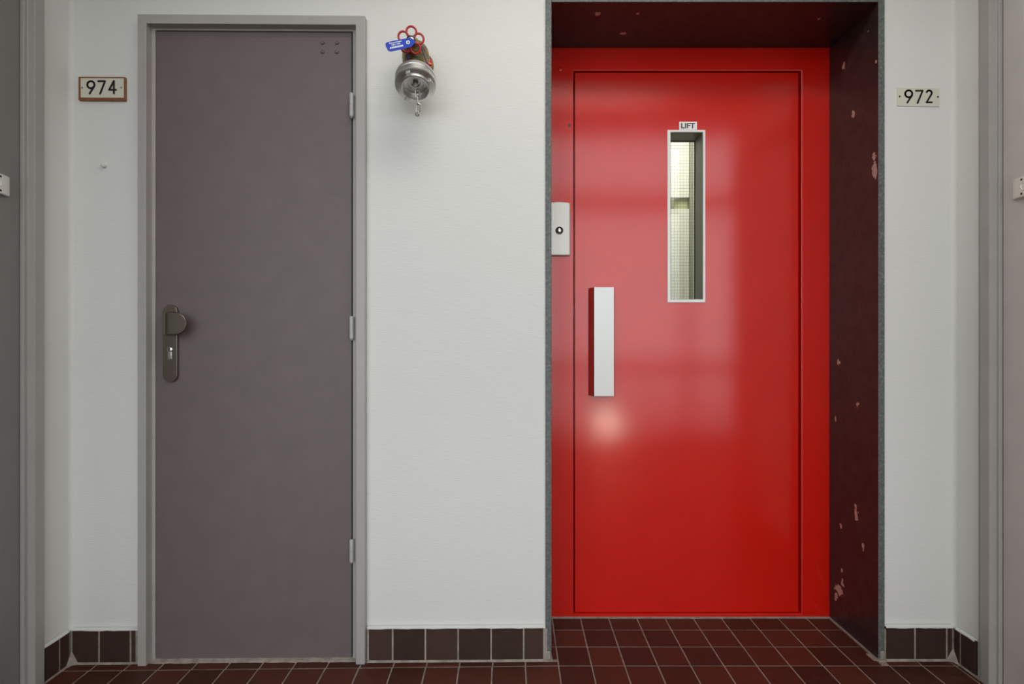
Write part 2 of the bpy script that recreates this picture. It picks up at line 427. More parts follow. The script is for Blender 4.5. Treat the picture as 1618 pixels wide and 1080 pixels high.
# ------------------------------------------------------------------ walls and ceiling
bm = B()
def wbox(u0, u1, v0, v1, z0, z1):
    for vtx in box(bm, u0, u1, v0, v1, z0, z1): vtx.co = wing(*vtx.co)
uS = SL0 - WING_X
wbox(UL - 0.15, FX0, 0, 0.14, 0, CEIL_Z)
wbox(FX0, FX1, 0, 0.14, FZ1, CEIL_Z)
wbox(FX1, uS, 0, 0.14, 0, CEIL_Z)
box(bm, SL0 - 0.001, SR1, 0, 0.14, ST1, CEIL_Z)
box(bm, SR1, XR + 0.15, 0, 0.14, 0, CEIL_Z)
wall_back = struct(obj('wall_back', bm, M_WALL, smooth=False))
DY0, DY1, DZ = -0.1275, -1.10, 2.13                      # openings of the two side doors
def side_wall(name, X, s, y_frame):
    bm = B(); a, b = (X, X + 0.15 * s)
    x0, x1 = min(a, b), max(a, b)
    box(bm, x0, x1, y_frame, 0.02, 0, CEIL_Z)
    box(bm, x0, x1, DY1, y_frame, DZ, CEIL_Z)
    box(bm, x0, x1, HALL_Y, DY1, 0, CEIL_Z)
    box(bm, min(b, s * (HALL_X + 0.15)), max(b, s * (HALL_X + 0.15)), HALL_Y, HALL_Y + 0.12, 0, HALL_Z)
    box(bm, min(a, b), max(a, b), HALL_Y, HALL_Y + 0.06, CEIL_Z, HALL_Z)
    box(bm, min(s * HALL_X, s * (HALL_X + 0.15)), max(s * HALL_X, s * (HALL_X + 0.15)), ROOM_BACK, HALL_Y, 0, HALL_Z)
    # softly rounded inner corner
    yc = wing(UL, 0, 0)[1] if s < 0 else 0.0
    r = 0.012; pts = [(X + 0.002 * s, yc + 0.002)]
    for k in range(7):
        t = k / 6 * math.pi / 2
        pts.append((X - s * (r - r * math.sin(t)), yc - (r - r * math.cos(t))))
    a_ = [bm.verts.new((x, y, 0.107)) for x, y in pts]; b_ = [bm.verts.new((x, y, CEIL_Z)) for x, y in pts]
    for k in range(len(pts)): bm.faces.new((a_[k], a_[(k + 1) % len(pts)], b_[(k + 1) % len(pts)], b_[k]))
    return struct(obj(name, bm, M_WALL))
side_wall('wall_left', XL, -1, DY0 - 0.001); side_wall('wall_right', XR, 1, -0.09)
bm = B(); box(bm, -ROOM_X - 0.25, ROOM_X + 0.25, HALL_Y, 0.14, CEIL_Z, CEIL_Z + 0.10)
box(bm, -HALL_X - 0.2, HALL_X + 0.2, ROOM_BACK - 0.2, HALL_Y + 0.1, HALL_Z, HALL_Z + 0.12)
box(bm, -ROOM_X - 0.02, ROOM_X + 0.02, HALL_Y, HALL_Y + 0.06, CEIL_Z + 0.1, HALL_Z); struct(obj('ceiling', bm, M_CEIL, smooth=False))
bm = B(); box(bm, XL, XR, HALL_Y - 0.05, HALL_Y + 0.22, 2.40, CEIL_Z - 0.001); struct(obj('trim_2', bm, M_CEIL, smooth=False), 'plain white beam across the mouth of the landing', 'beam')
bm = B()
WX, WZ0, WZ1 = 2.40, 0.05, 3.14
box(bm, -HALL_X - 0.15, -WX, ROOM_BACK - 0.15, ROOM_BACK, 0, HALL_Z); box(bm, WX, HALL_X + 0.15, ROOM_BACK - 0.15, ROOM_BACK, 0, HALL_Z)
box(bm, -WX, WX, ROOM_BACK - 0.15, ROOM_BACK, 0, WZ0); box(bm, -WX, WX, ROOM_BACK - 0.15, ROOM_BACK, WZ1, HALL_Z)
struct(obj('wall_front', bm, M_WALL, smooth=False))
win = thing('window_1', 'tall glazed screen letting daylight into the stair hall behind the viewer', 'window', (0, ROOM_BACK - 0.06, WZ0), kind='structure')
bm = B(); ring(bm, (-WX, WX, WZ0, WZ1), (-WX + 0.05, WX - 0.05, WZ0 + 0.05, WZ1 - 0.05), ROOM_BACK - 0.10, ROOM_BACK - 0.02)
obj('window_frame', bm, M_FRAME, win, 0.003)
mull = (-1.45, -0.45, 0.45, 1.75)
for x in mull:
    bm = B(); box(bm, x - 0.03, x + 0.03, ROOM_BACK - 0.095, ROOM_BACK - 0.025, WZ0 + 0.051, WZ1 - 0.051); obj('mullion', bm, M_FRAME, win, 0.003)
xs = [-WX + 0.051]
for x in mull: xs += [x - 0.031, x + 0.031]
xs.append(WX - 0.051)
for k in range(5):
    a, b = xs[2 * k], xs[2 * k + 1]
    for (z0, z1) in ((0.70, 0.80), (2.34, 2.48)):
        bm = B(); box(bm, a, b, ROOM_BACK - 0.09, ROOM_BACK - 0.03, z0, z1); obj('transom', bm, M_FRAME, win, 0.003)
    for (z0, z1) in ((WZ0 + 0.051, 0.699), (0.801, 2.339), (2.481, WZ1 - 0.051)):
        bm = B(); box(bm, a, b, ROOM_BACK - 0.064, ROOM_BACK - 0.058, z0, z1); obj('pane', bm, M_PANE, win)

# ------------------------------------------------------------------ skirting tiles
BZ0, BZ1 = 0.0042, 0.1035
def skirting(name, pts_fn, ulist, M, back_u0, back_u1):
    """tiles along u between the joints of ulist; M maps (u, v, z) to the world"""
    bm = B(); box(bm, back_u0, back_u1, -0.0098, 0.0005, -0.001, BZ1 - 0.0006)
    # sloped cement fillet along the floor
    a = [bm.verts.new(p) for p in ((back_u0, -0.0098, 0.0038), (back_u0, -0.0140, -0.001), (back_u1, -0.0140, -0.001), (back_u1, -0.0098, 0.0038), (back_u0, -0.0098, -0.001), (back_u1, -0.0098, -0.001))]
    for f in ((0, 1, 2, 3), (0, 4, 1), (3, 2, 5)): bm.faces.new([a[i] for i in f])
    o = obj(name, bm, M_GROUT, smooth=False); o.matrix_world = M; struct(o)
    # crooked white paint seam along the top
    bm = B(); n = max(3, int((back_u1 - back_u0) / 0.02)); top = []; bot = []
    for k in range(n + 1):
        u = back_u0 + (back_u1 - back_u0) * k / n
        top.append(bm.verts.new((u, -0.002, BZ1 + 0.006))); bot.append((bm.verts.new((u, -0.0125, BZ1 + 0.001 - rnd.uniform(0, 0.0022))), bm.verts.new((u, -0.0125, BZ1 + 0.0030))))
    for k in range(n):
        bm.faces.new((bot[k][0], bot[k + 1][0], bot[k + 1][1], bot[k][1])); bm.faces.new((bot[k][1], bot[k + 1][1], top[k + 1], top[k]))
    obj('paint_seam', bm, M_WALL, o)
    for u0, u1 in zip(ulist, ulist[1:]):
        u0 += JOINT / 2; u1 -= JOINT / 2
        if u1 - u0 < 0.006: continue
        m = tile_mesh(u1 - u0, BZ1 - BZ0, 0.008, 0.0014)
        if not m.materials or m.materials[0] != M_BTILE:
            m = m.copy(); m.materials.clear(); m.materials.append(M_BTILE)
        t = bpy.data.objects.new('tile', m); C.objects.link(t); t.parent = o
        t.location = ((u0 + u1) / 2, -0.0108 + rnd.uniform(-.0004, .0004), (BZ0 + BZ1) / 2); t.rotation_euler = (math.pi / 2, 0, rnd.uniform(-.003, .003))
    return o
def pu(*pxs): return [P(p, 0, -0.01)[0] for p in pxs]
skirting('baseboard_back', None, pu(581.5, 620.5, 672, 724, 776, 827.5, 859.5), WING_M, pu(580)[0], uS - 0.0005)
skirting('baseboard_left_return', None, pu(113, 156.5, 206, 215.5), WING_M, UL + 0.0005, FX0 - 0.0005)
def wx(*pxs): return [W(p, 0, -0.01)[0] for p in pxs]
skirting('baseboard_right_return', None, wx(1397.5, 1446, 1496, 1506), Matrix.Identity(4), SR1 + 0.0005, XR - 0.0005)
ML = Matrix.Translation((XL, 0, 0)) @ Matrix.Rotation(math.pi / 2, 4, 'Z')       # u runs along +Y, v = -x side
yl = [S(p, 0, XL + 0.01)[1] for p in (69, 94, 111)]
skirting('baseboard_left', None, [-0.128] + [yl[1]] + [yl[2] - 0.002], ML, -0.1262, wing(UL, 0, 0)[1] - 0.0175)
MR = Matrix.Translation((XR, 0, 0)) @ Matrix.Rotation(-math.pi / 2, 4, 'Z')      # u runs along -Y
yr = [S(p, 0, XR - 0.01)[1] for p in (1509, 1517.5)]
skirting('baseboard_right', None, [0.013, -yr[1], 0.092], MR, 0.0175, 0.0895)
# cement lumps in the two inner corners
for nm, X, s, Y in (('trim_3', XL, 1, wing(UL, 0, 0)[1]), ('trim_4', XR, -1, 0.0)):
    bm = B(); a = 0.030; b = 0.030
    p = [bm.verts.new(q) for q in ((X + s * .008, Y - .008, -.001), (X + s * (a + .004), Y - .011, -.001), (X + s * .020, Y - .020, .001), (X + s * .011, Y - b - .004, -.001), (X + s * .0112, Y - .0112, .042))]
    for f in ((0, 1, 4), (1, 2, 4), (2, 3, 4), (3, 0, 4)): bm.faces.new([p[i] for i in f])
    struct(obj(nm, bm, M_GROUT))

# ------------------------------------------------------------------ stone surround of the lift
sur = thing('trim_1', 'dark red-brown stone surround with grey-green edges framing the red lift door', 'surround', (0.63, 0.12, 0.0), kind='structure')
def slab(x0, x1, z0, z1, front=-0.006):
    bm = B(); box(bm, x0, x1, front, DOOR_Y + 0.03, z0, z1)
    o = obj('stone_slab', bm, [M_STONE, M_EDGE], sur, 0.0012, smooth=False)
    for p in o.data.polygons:
        if p.normal.y < -0.9: p.material_index = 1
    return o
slab(SL0, SL1, 0.0, ST1); slab(SR0, SR1, 0.0, ST1); slab(SL1 + 0.0005, SR0 - 0.0005, ST0, ST1)
# thin crusted joint between slab and plaster, cement fillet at the foot
bm = B()
for (x0, x1) in ((SL0 - 0.004, SL0 + 0.0005), (SR1 - 0.0005, SR1 + 0.0018)):
    n = 60; pr = []
    for k in range(n + 1):
        z = 0.11 + (ST1 - 0.11) * k / n
        xa = x0 + rnd.uniform(0, 0.0016) if x0 < 0.5 else x0; xb = x1 if x0 < 0.5 else x1 - rnd.uniform(0, 0.0008)
        pr.append((bm.verts.new((xa, -0.0005, z)), bm.verts.new((xa + 0.0006, -0.0035, z)), bm.verts.new((xb, -0.0035, z))))
    for a, b in zip(pr, pr[1:]):
        bm.faces.new((a[0], a[1], b[1], b[0])); bm.faces.new((a[1], a[2], b[2], b[1]))
obj('mortar_joint', bm, M_WALL, sur)
bm = B()
def fillet(x0, x1, y0, y1, h):   # low sloped cement strip
    box(bm, x0, x1, y0, y1, -0.001, h)
for k in range(14):
    y0 = -0.012 + k * (DOOR_Y - 0.012 + 0.012) / 14; y1 = y0 + DOOR_Y / 14
    w_ = 0.006 + rnd.uniform(0, 0.004) + (0.010 if k < 2 else 0)
    box(bm, SR0 - w_, SR0 + 0.002, y0, y1, -0.001, 0.0022)
for k in range(40):
    x0 = SL1 + (SR0 - SL1) * k / 40; box(bm, x0, x0 + (SR0 - SL1) / 40, DOOR_Y - 0.006 - rnd.uniform(0, 0.003), DOOR_Y + 0.01, -0.001, 0.0028)
box(bm, SR0 - 0.004, SR1 + 0.002, -0.017, -0.004, -0.001, 0.004); box(bm, SL0 - 0.004, SL1 + 0.003, -0.016, -0.004, -0.001, 0.004)
obj('cement_fillet', bm, M_GROUT, sur, smooth=False)
bm = B(); box(bm, SL0 - 0.0035, SL0 + 0.006, -0.0105, -0.004, 0.0, 0.10); box(bm, SR1 - 0.0028, SR1 + 0.0022, -0.0105, -0.004, 0.0, 0.10)
box(bm, SL0 + 0.004, SL1 - 0.003, -0.0085, -0.005, 0.0, 0.028); box(bm, SR0 + 0.006, SR1, -0.0085, -0.005, 0.0, 0.028)
obj('cement_patch', bm, M_GROUT, sur, 0.002)

# ------------------------------------------------------------------ red lift door
lift = thing('door_2', 'glossy red lift door with a narrow wired window and a long metal handle, in a red frame', 'lift door', (0.63, DOOR_Y, 0.0), kind='structure')
x0 = W(906, 0, DOOR_Y)[0]; x1 = W(1266.5, 0, DOOR_Y)[0]; z1 = W(0, 111.5, DOOR_Y)[2]; z0 = W(0, 969.5, DOOR_Y)[2]
fz0 = 0.0015
bm = B(); ring(bm, (SL1 - 0.001, SR0 + 0.001, fz0, ST0 + 0.0), (x0, x1, z0, z1), DOOR_Y, DOOR_Y + 0.07)
obj('door_frame', bm, M_RED, lift, 0.0018)
lx0 = W(908.5, 0, LEAF_Y)[0]; lx1 = W(1261.5, 0, LEAF_Y)[0]; lz1 = W(0, 115, LEAF_Y)[2]; lz0 = W(0, 967, LEAF_Y)[2]
wx0, wx1 = W(1059, 0, LEAF_Y)[0], W(1110.5, 0, LEAF_Y)[0]; wz0, wz1 = W(0, 473, LEAF_Y)[2], W(0, 209, LEAF_Y)[2]
bm = B(); ring(bm, (lx0, lx1, lz0, lz1), (wx0, wx1, wz0, wz1), LEAF_Y, LEAF_Y + 0.045)
leaf = obj('leaf', bm, M_RED, lift, 0.0015)
bm = B(); ring(bm, (x0 - 0.004, x1 + 0.004, z0 - 0.004, z1 + 0.004), (lx0 + 0.012, lx1 - 0.012, lz0 + 0.012, lz1 - 0.012), LEAF_Y + 0.046, LEAF_Y + 0.06)
obj('door_stop', bm, M_RED, lift)
GY = LEAF_Y + 0.083
ox0, ox1 = W(1054.7, 0, LEAF_Y - .004)[0], W(1114.6, 0, LEAF_Y - .004)[0]; oz0, oz1 = W(0, 477.5, LEAF_Y - .004)[2], W(0, 205, LEAF_Y - .004)[2]
bm = B(); ring(bm, (ox0, ox1, oz0, oz1), (wx0, wx1, wz0, wz1), LEAF_Y - 0.004, LEAF_Y + 0.002)
wf = obj('window_frame', bm, M_WPAINT, lift, 0.0012)
bm = B(); ring(bm, (wx0, wx1, wz0, wz1), (wx0 + 0.0012, wx1 - 0.0012, wz0 + 0.0012, wz1 - 0.0012), LEAF_Y - 0.001, GY + 0.012)
obj('lining', bm, M_LINING, wf)
bm = B(); ring(bm, (wx0 + 0.0014, wx1 - 0.0014, wz0 + 0.0014, wz1 - 0.0014), (wx0 + 0.0035, wx1 - 0.0035, wz0 + 0.003, wz1 - 0.0035), GY - 0.0035, GY - 0.0005)
obj('glazing_gasket', bm, M_DARK, wf)
bm = B(); box(bm, wx0 + 0.0014, wx1 - 0.0014, GY, GY + 0.006, wz0 + 0.0014, wz1 - 0.0014); obj('pane', bm, M_GLASS, wf)
bm = B(); n = 0
x = wx0 + 0.006
while x < wx1 - 0.002: box(bm, x - 0.00038, x + 0.00038, GY + 0.0062, GY + 0.0068, wz0, wz1); x += 0.0118
z = wz0 + 0.008
while z < wz1 - 0.002: box(bm, wx0, wx1, GY + 0.0068, GY + 0.0074, z - 0.00038, z + 0.00038); z += 0.0118
obj('wire_mesh', bm, M_WIRE, wf, kind='stuff', smooth=False)
# long handle: a bent sheet with a slanted left cheek
hy = LEAF_Y - 0.044
hb = W(929.3, 0, LEAF_Y)[0]; hf0 = W(938.8, 0, hy)[0]; hf1 = W(970.3, 0, hy)[0]; hz0 = W(0, 626, hy)[2]; hz1 = W(0, 453.3, hy)[2]
bm = B(); t = 0.002
prof = [(hb, LEAF_Y), (hf0, hy), (hf1, hy), (hf1, LEAF_Y)]
a = [bm.verts.new((x, y, hz0)) for x, y in prof]; b = [bm.verts.new((x, y, hz1)) for x, y in prof]
bm.faces.new(a); bm.faces.new(b)
for k in range(4): bm.faces.new((a[k], a[(k + 1) % 4], b[(k + 1) % 4], b[k]))
obj('handle', bm, M_ALU, lift, 0.0012, smooth=False, label='long brushed metal handle with a slanted left side')
bm = B(); c = W(885, 109, DOOR_Y); lathe(bm, [(0.0095, 0.0), (0.0095, 0.001), (0.007, 0.0028), (0.0045, 0.003), (0.004, 0.0012), (0.0, 0.0012)], c, (0, -1, 0), 20); obj('screw', bm, M_RED, lift)
bm = B(); c = W(899.8, 198, DOOR_Y); lathe(bm, [(0.0055, 0.0), (0.0055, 0.0008), (0.0022, 0.0010), (0, 0.0003)], c, (0, -1, 0), 16); obj('keyhole', bm, M_BLACK, lift, label='small black release hole')

# lift car behind the glass
car = thing('lift_car', 'pale lift car interior with olive rail seen through the wired glass of the red door', 'lift car', (0.63, 0.40, 0.02))
KY = 1.0
def car_box(name, x0, x1, y0, y1, z0, z1, m, **k): bm = B(); box(bm, x0, x1, y0, y1, z0, z1); return obj(name, bm, m, car, 0.002, **k)
r0 = W(0, 330, KY)[2]; r1 = W(0, 312, KY)[2]; p0 = W(1089.5, 0, KY)[0]; p1 = W(1093.2, 0, KY)[0]
car_box('back_panel', 0.16, p0 - 0.001, KY, KY + 0.02, 0.06, r0, M_CAR); car_box('back_panel', 0.16, p0 - 0.001, KY, KY + 0.02, r1, 2.14, M_CAR)
car_box('rail', 0.16, p0 - 0.001, KY + 0.021, KY + 0.05, r0 - 0.03, r1 + 0.03, M_OLIVE)
car_box('rail_bracket', W(1061, 0, KY)[0], W(1066, 0, KY)[0], KY + 0.004, KY + 0.0205, r0 + 0.001, r1 - 0.001, M_LINING)
car_box('post', p0, p1, KY - 0.012, KY + 0.04, 0.06, 2.14, M_LINING)
car_box('back_panel', p1 + 0.001, 1.10, KY + 0.01, KY + 0.03, 0.06, 2.14, M_CAR)
car_box('side_panel', 0.13, 0.158, 0.37, KY + 0.06, 0.06, 2.14, M_CAR); car_box('side_panel', 1.102, 1.13, 0.37, KY + 0.06, 0.06, 2.14, M_CAR)
car_box('car_ceiling', 0.13, 1.13, 0.37, KY + 0.06, 2.17, 2.20, M_CAR); car_box('car_floor', 0.13, 1.13, 0.37, KY + 0.06, 0.02, 0.058, M_DARK)
car_box('car_lamp', 0.33, 0.93, 0.46, 0.86, 2.152, 2.169, M_LIT)
bm = B(); ring(bm, (0.13, 1.13, 0.02, 2.2), (wx0 - 0.02, wx1 + 0.02, wz0 - 0.02, wz1 + 0.02), 0.361, 0.3695); obj('front_panel', bm, M_CAR, car, 0.001)
car_box('car_shell', 0.13, 1.13, KY + 0.07, KY + 0.09, 0.02, 2.2, M_DARK)

bm = B(); box(bm, -0.05, 0.10, 0.35, 1.20, 0, CEIL_Z); box(bm, 1.17, 1.32, 0.35, 1.20, 0, CEIL_Z); box(bm, -0.05, 1.32, 1.20, 1.35, 0, CEIL_Z); box(bm, -0.05, 1.32, 0.33, 1.35, CEIL_Z, CEIL_Z + 0.1)
struct(obj('wall_shaft', bm, M_GROUT, smooth=False))

# ------------------------------------------------------------------ grey door 974
grey = thing('door_1', 'mauve-grey flush door in a lighter grey frame, left of the red lift', 'door', (P(400, 0, 0)[0], 0, 0.0), True, kind='structure')
SV = 0.002
so0 = P(240, 0, SV)[0]; so1 = FI1; soz = P(0, 43, SV)[2]
# frame: architrave face, return and stop, one moulded profile swept round three sides
o_l = P(245, 0, SV)[0]; o_r = P(557.2, 0, SV)[0]; o_z = P(400, 48, SV)[2]
prof = [(FX0, FX1, FZ1, 0.05), (FX0, FX1, FZ1, FR_V), (FI0, FI1, FIZ, FR_V), (FI0 + .0008, FI1 - .0008, FIZ - .0008, SV), (o_l, o_r, o_z, SV), (o_l, o_r, o_z, 0.05)]
bm = B(); rows = []
for (a, b, zt, v) in prof: rows.append([bm.verts.new(p) for p in ((a, v, 0.0), (a, v, zt), (b, v, zt), (b, v, 0.0))])
n = len(rows)
for i in range(n):
    p, q = rows[i], rows[(i + 1) % n]
    for k in range(3): bm.faces.new((p[k], p[k + 1], q[k + 1], q[k]))
bm.faces.new([r[0] for r in rows]); bm.faces.new([r[3] for r in rows][::-1])
obj('door_frame', bm, M_FRAME, grey, 0.003, seg=3)
LV = 0.0055
gl0 = o_l + 0.0012; gl1 = P(555.6, 0, LV)[0]; gz1 = o_z - 0.0030; gz0 = P(400, 1040, LV)[2]
bm = B(); box(bm, gl0, gl1, LV, LV + 0.04, gz0, gz1); obj('leaf', bm, M_LEAF, grey, 0.0012)
bm = B(); box(bm, FX0 + .02, FX1 - .02, LV + 0.045, LV + 0.06, 0.0, FZ1 - .02); obj('backing', bm, M_DARK, grey)
bm = B(); n = 36; us = [o_l - 0.02 + (o_r + 0.025 - o_l + 0.02) * k / n for k in range(n + 1)]
tp = [(bm.verts.new((u, 0.012, 0.006)), bm.verts.new((u, -0.001, 0.0055 + rnd.uniform(-.001, .001))), bm.verts.new((u, -0.0105 - rnd.uniform(0, .003), -0.001))) for u in us]
for p, q in zip(tp, tp[1:]):
    for k in range(2): bm.faces.new((p[k], q[k], q[k + 1], p[k + 1]))
obj('threshold', bm, M_GROUT, grey)
for (ya, yb) in ((147, 186.5), (499.5, 537.5), (851.5, 889.5)):
    hv = -0.009; c = P(555.5, 0, hv)[0]; zt = P(555, ya, hv)[2]; zb = P(555, yb, hv)[2]; r = 0.0066; zm = zt + (zb - zt) * 0.46
    bm = B(); lathe(bm, [(0, 0), (r * .8, 0.0), (r, 0.003), (r, zt - zm - 0.0006), (r * .86, zt - zm - .0004), (r * .86, zt - zm + .0004), (r, zt - zm + .0006), (r, zt - zb - 0.006), (r * .65, zt - zb - 0.003), (r * .3, zt - zb), (0, zt - zb)], (c, hv, zt), (0, 0, -1), 20)
    box(bm, c - 0.002, c + 0.006, hv, LV + 0.001, zb + 0.008, zt - 0.004)
    obj('hinge', bm, M_HINGE, grey)
for px in (510, 532.5):
    for py in (67.5, 81.7):
        c = P(px, py, LV)
        bm = B(); lathe(bm, [(0.0062, 0), (0.0062, 0.003), (0.0048, 0.0048), (0.0030, 0.0050), (0.0024, 0.0036), (0, 0.0036)], c, (0, -1, 0), 20); obj('screw', bm, M_LEAF, grey)
# lock plate, key cylinder and half-round pull
pv = LV - 0.011
u0, u1 = P(257.2, 0, pv)[0], P(279.6, 0, pv)[0]; za, zb = P(268, 603.5, pv)[2], P(268, 481, pv)[2]
r = (u1 - u0) / 2; uc = (u0 + u1) / 2; pts = []
for k in range(13): t = math.pi * k / 12; pts.append((uc + r * math.cos(t), zb - r + r * math.sin(t)))
for k in range(13): t = math.pi + math.pi * k / 12; pts.append((uc + r * math.cos(t), za + r + r * math.sin(t)))
bm = B(); prism(bm, pts, pv, LV + 0.0005); plate = obj('lock_plate', bm, M_NICKEL, grey, 0.0012, label='long satin metal lock plate with rounded ends')
kc = P(268.5, 552, pv)
bm = B(); lathe(bm, [(0.0084, 0), (0.0084, 0.0028), (0.0072, 0.0034), (0, 0.0034)], kc, (0, -1, 0), 24); box(bm, kc[0] - 0.005, kc[0] + 0.005, pv - 0.0026, pv + 0.0005, kc[2] - 0.030, kc[2] - 0.004)
cy_ = obj('key_cylinder', bm, M_CHROME, plate, 0.0006)
bm = B(); box(bm, kc[0] - 0.0009, kc[0] + 0.0009, pv - 0.0042, pv - 0.0035, kc[2] - 0.0045, kc[2] + 0.0045); box(bm, kc[0] - 0.0022, kc[0] + 0.0004, pv - 0.0041, pv - 0.0035, kc[2] - 0.001, kc[2] + 0.0055)
obj('keyhole', bm, M_BLACK, plate)
# pull: sheet rising from the plate and ending in a half circle
e = 0.036; kz0, kz1 = P(270, 529.5, pv - 0.02)[2], P(270, 492.7, pv - 0.02)[2]; hz = (kz1 - kz0) / 2; zc = (kz0 + kz1) / 2
ku0 = P(258, 0, pv)[0]; ku1 = P(294.3, 0, pv - e)[0]; ln = ku1 - ku0
bm = B(); nu, nz = 26, 14; g = []
for i in range(nu + 1):
    s = i / nu; s = 1 - (1 - s) ** 1.6
    u = ku0 + ln * s
    k = min(1.0, s / 0.42); v = pv - e * (1 - (1 - k) ** 2.2) - 0.0
    d = max(0.0, (u - (ku1 - hz)) / hz); h = hz * math.sqrt(max(0.0, 1 - min(1, d) ** 2)); h = max(h, 0.0006)
    g.append([bm.verts.new((u, v, zc + h * (2 * j / nz - 1))) for j in range(nz + 1)])
for i in range(nu):
    for j in range(nz): bm.faces.new((g[i][j], g[i + 1][j], g[i + 1][j + 1], g[i][j + 1]))
pull = obj('pull', bm, M_NICKEL, plate, label='half-round metal pull curling out from the lock plate')
sm_ = pull.modifiers.new('thickness', 'SOLIDIFY'); sm_.thickness = 0.003; sm_.offset = 0

# ------------------------------------------------------------------ side doors
def side_door(name, s, X, pxs, label, mat):
    """pxs: photo columns of architrave outer edge, inner edge, stop edge, leaf edge"""
    t = thing(name, label, 'door', (X, -0.6, 0.0), kind='structure')
    Xf = X - s * 0.015
    ya = S(pxs[0], 0, Xf)[1]; yb = S(pxs[1], 0, Xf)[1]
    d = yb - CAM_Y; Xr = (pxs[2] - CX) * d / FPX             # depth of the return
    yc = S(pxs[3], 0, Xr)[1]
    Xl = Xr + s * 0.010
    far = DY1
    # moulded frame profile (y, x) swept up, across and down
    prof = [(0.0, X + s * 0.14), (0.0, Xf), (ya - yb, Xf), (ya - yb + 0.001, Xr), (ya - yc, Xr), (ya - yc + 0.001, X + s * 0.14)]
    bm = B(); rows = []
    for (off, x) in prof:
        zt = DZ - off; rows.append([bm.verts.new(p) for p in ((x, ya - off, 0), (x, ya - off, zt), (x, far + off, zt), (x, far + off, 0))])
    n = len(rows)
    for i in range(n):
        p, q = rows[i], rows[(i + 1) % n]
        for k in range(3): bm.faces.new((p[k], p[k + 1], q[k + 1], q[k]))
    bm.faces.new([r[0] for r in rows]); bm.faces.new([r[3] for r in rows][::-1])
    obj('door_frame', bm, M_FRAME, t, 0.0025, seg=3)
    w_ = ya - yc
    bm = B(); box(bm, min(Xl, Xl + s * .04), max(Xl, Xl + s * .04), far + w_ + 0.003, ya - w_ - 0.003, 0.006, DZ - w_ - 0.003); obj('leaf', bm, mat, t, 0.0015)
    return t, Xl
d3, X3 = side_door('door_3', -1, XL, (71, 55.5, 44, 38), 'dark grey door at the left edge, in a paler grey frame', M_LEAF_L)
d4, X4 = side_door('door_4', 1, XR, (1548, 1562.5, 1574.5, 1578), 'pale grey door at the right edge, in a grey frame', M_LEAF_R)
def bell(s, X, pe, pc, py0, py1, label):
    """small box bell: far edge at column pe, chamfer line at pc"""
    a = S(pe, py0, X); b = S(pe, py1, X); y0 = a[1]; zt = a[2] - 0.001; zb = b[2] + 0.001
    t = thing('doorbell', label, 'doorbell', (X, y0 - 0.03, zb), group=None)
    h = 0.013; x1 = X - s * h
    yc = S(pc, 0, x1)[1]
    pr = [(X - s * 0.0005, y0), (X - s * 0.006, y0 - 0.001), (x1, yc), (x1, yc - 0.052), (X - s * 0.006, 2 * yc - y0 - 0.052), (X - s * 0.0005, 2 * yc - y0 - 0.053)]
    bm = B(); lo = [bm.verts.new((x, y, zb)) for x, y in pr]; hi = [bm.verts.new((x, y, zt)) for x, y in pr]
    bm.faces.new(lo); bm.faces.new(hi)
    for k in range(6): bm.faces.new((lo[k], lo[(k + 1) % 6], hi[(k + 1) % 6], hi[k]))
    obj('housing', bm, M_WHITE, t, 0.003, seg=3)
    ym = yc - 0.014
    for z in (zt - 0.008, zb + 0.008):
        bm = B(); lathe(bm, [(0.003, -0.002), (0.003, 0.0006), (0, 0.0008)], (x1, yc - 0.010, z), (-s, 0, 0), 14)
        obj('screw', bm, M_DARK, t)
    bm = B(); lathe(bm, [(0.012, -0.002), (0.012, 0.001), (0.0105, 0.003), (0.009, 0.001), (0.0, 0.0022)], (x1, yc - 0.020, (zt + zb) / 2), (-s, 0, 0), 24); obj('button', bm, M_WHITE, t)
bell(-1, X3, 13, 6.5, 279.5, 311.5, 'white plastic doorbell on the dark grey door at the left edge')
bell(1, X4, 1602.5, 1608.5, 284.5, 316.5, 'white plastic doorbell on the pale grey door at the right edge')

# ------------------------------------------------------------------ number plates
def digit(bm, kind, cx, cz, sx):
    pass
def plate_974():
    v = 0.0; c = P(162, 140, v)
    t = thing('number_plate', 'house number plate 974, cream on an orange-brown wooden backing', 'number plate', c, True)
    dv = -0.009
    a, b = P(123.6, 158.3, dv), P(197.6, 121.3, dv)
    bm = B(); box(bm, a[0], b[0], dv, 0.0, a[2], b[2]); obj('backing_board', bm, M_WOOD, t, 0.0015)
    pvv = dv - 0.0028
    a, b = P(127.3, 154, pvv), P(195, 123.6, pvv)
    bm = B(); box(bm, a[0], b[0], pvv, dv, a[2], b[2]); obj('plate', bm, M_CREAM, t, 0.0006)
    f = lambda x, y: (P(x, y, pvv)[0], P(x, y, pvv)[2]); w = 3.05 * 1.655 / FPX
    strokes = [[[(143.7 + 5.7 * math.cos(k * math.pi / 14), 133.8 + 5.5 * math.sin(k * math.pi / 14)) for k in range(29)], [(148.9, 136.4), (141.6, 148.0)]],
               [[(155.4, 128.4), (166.0, 128.4), (158.4, 148.0)]],
               [[(180, 147.4), (180, 128), (172.6, 141.9), (183.2, 141.9)]]]
    for st in strokes:
        bm = B()
        for s in st: stroke(bm, [f(*p) for p in s], w, pvv - 0.0006, pvv - 0.00005)
        obj('digit', bm, M_BLACK, t)
    for px, py in ((129.8, 138.5), (191.8, 138.4)):
        bm = B(); lathe(bm, [(0.0032, -0.001), (0.0032, 0.0008), (0.001, 0.0014), (0, 0.0014)], P(px, py, pvv), (0, -1, 0), 14); obj('screw', bm, M_STEEL, t)
plate_974()
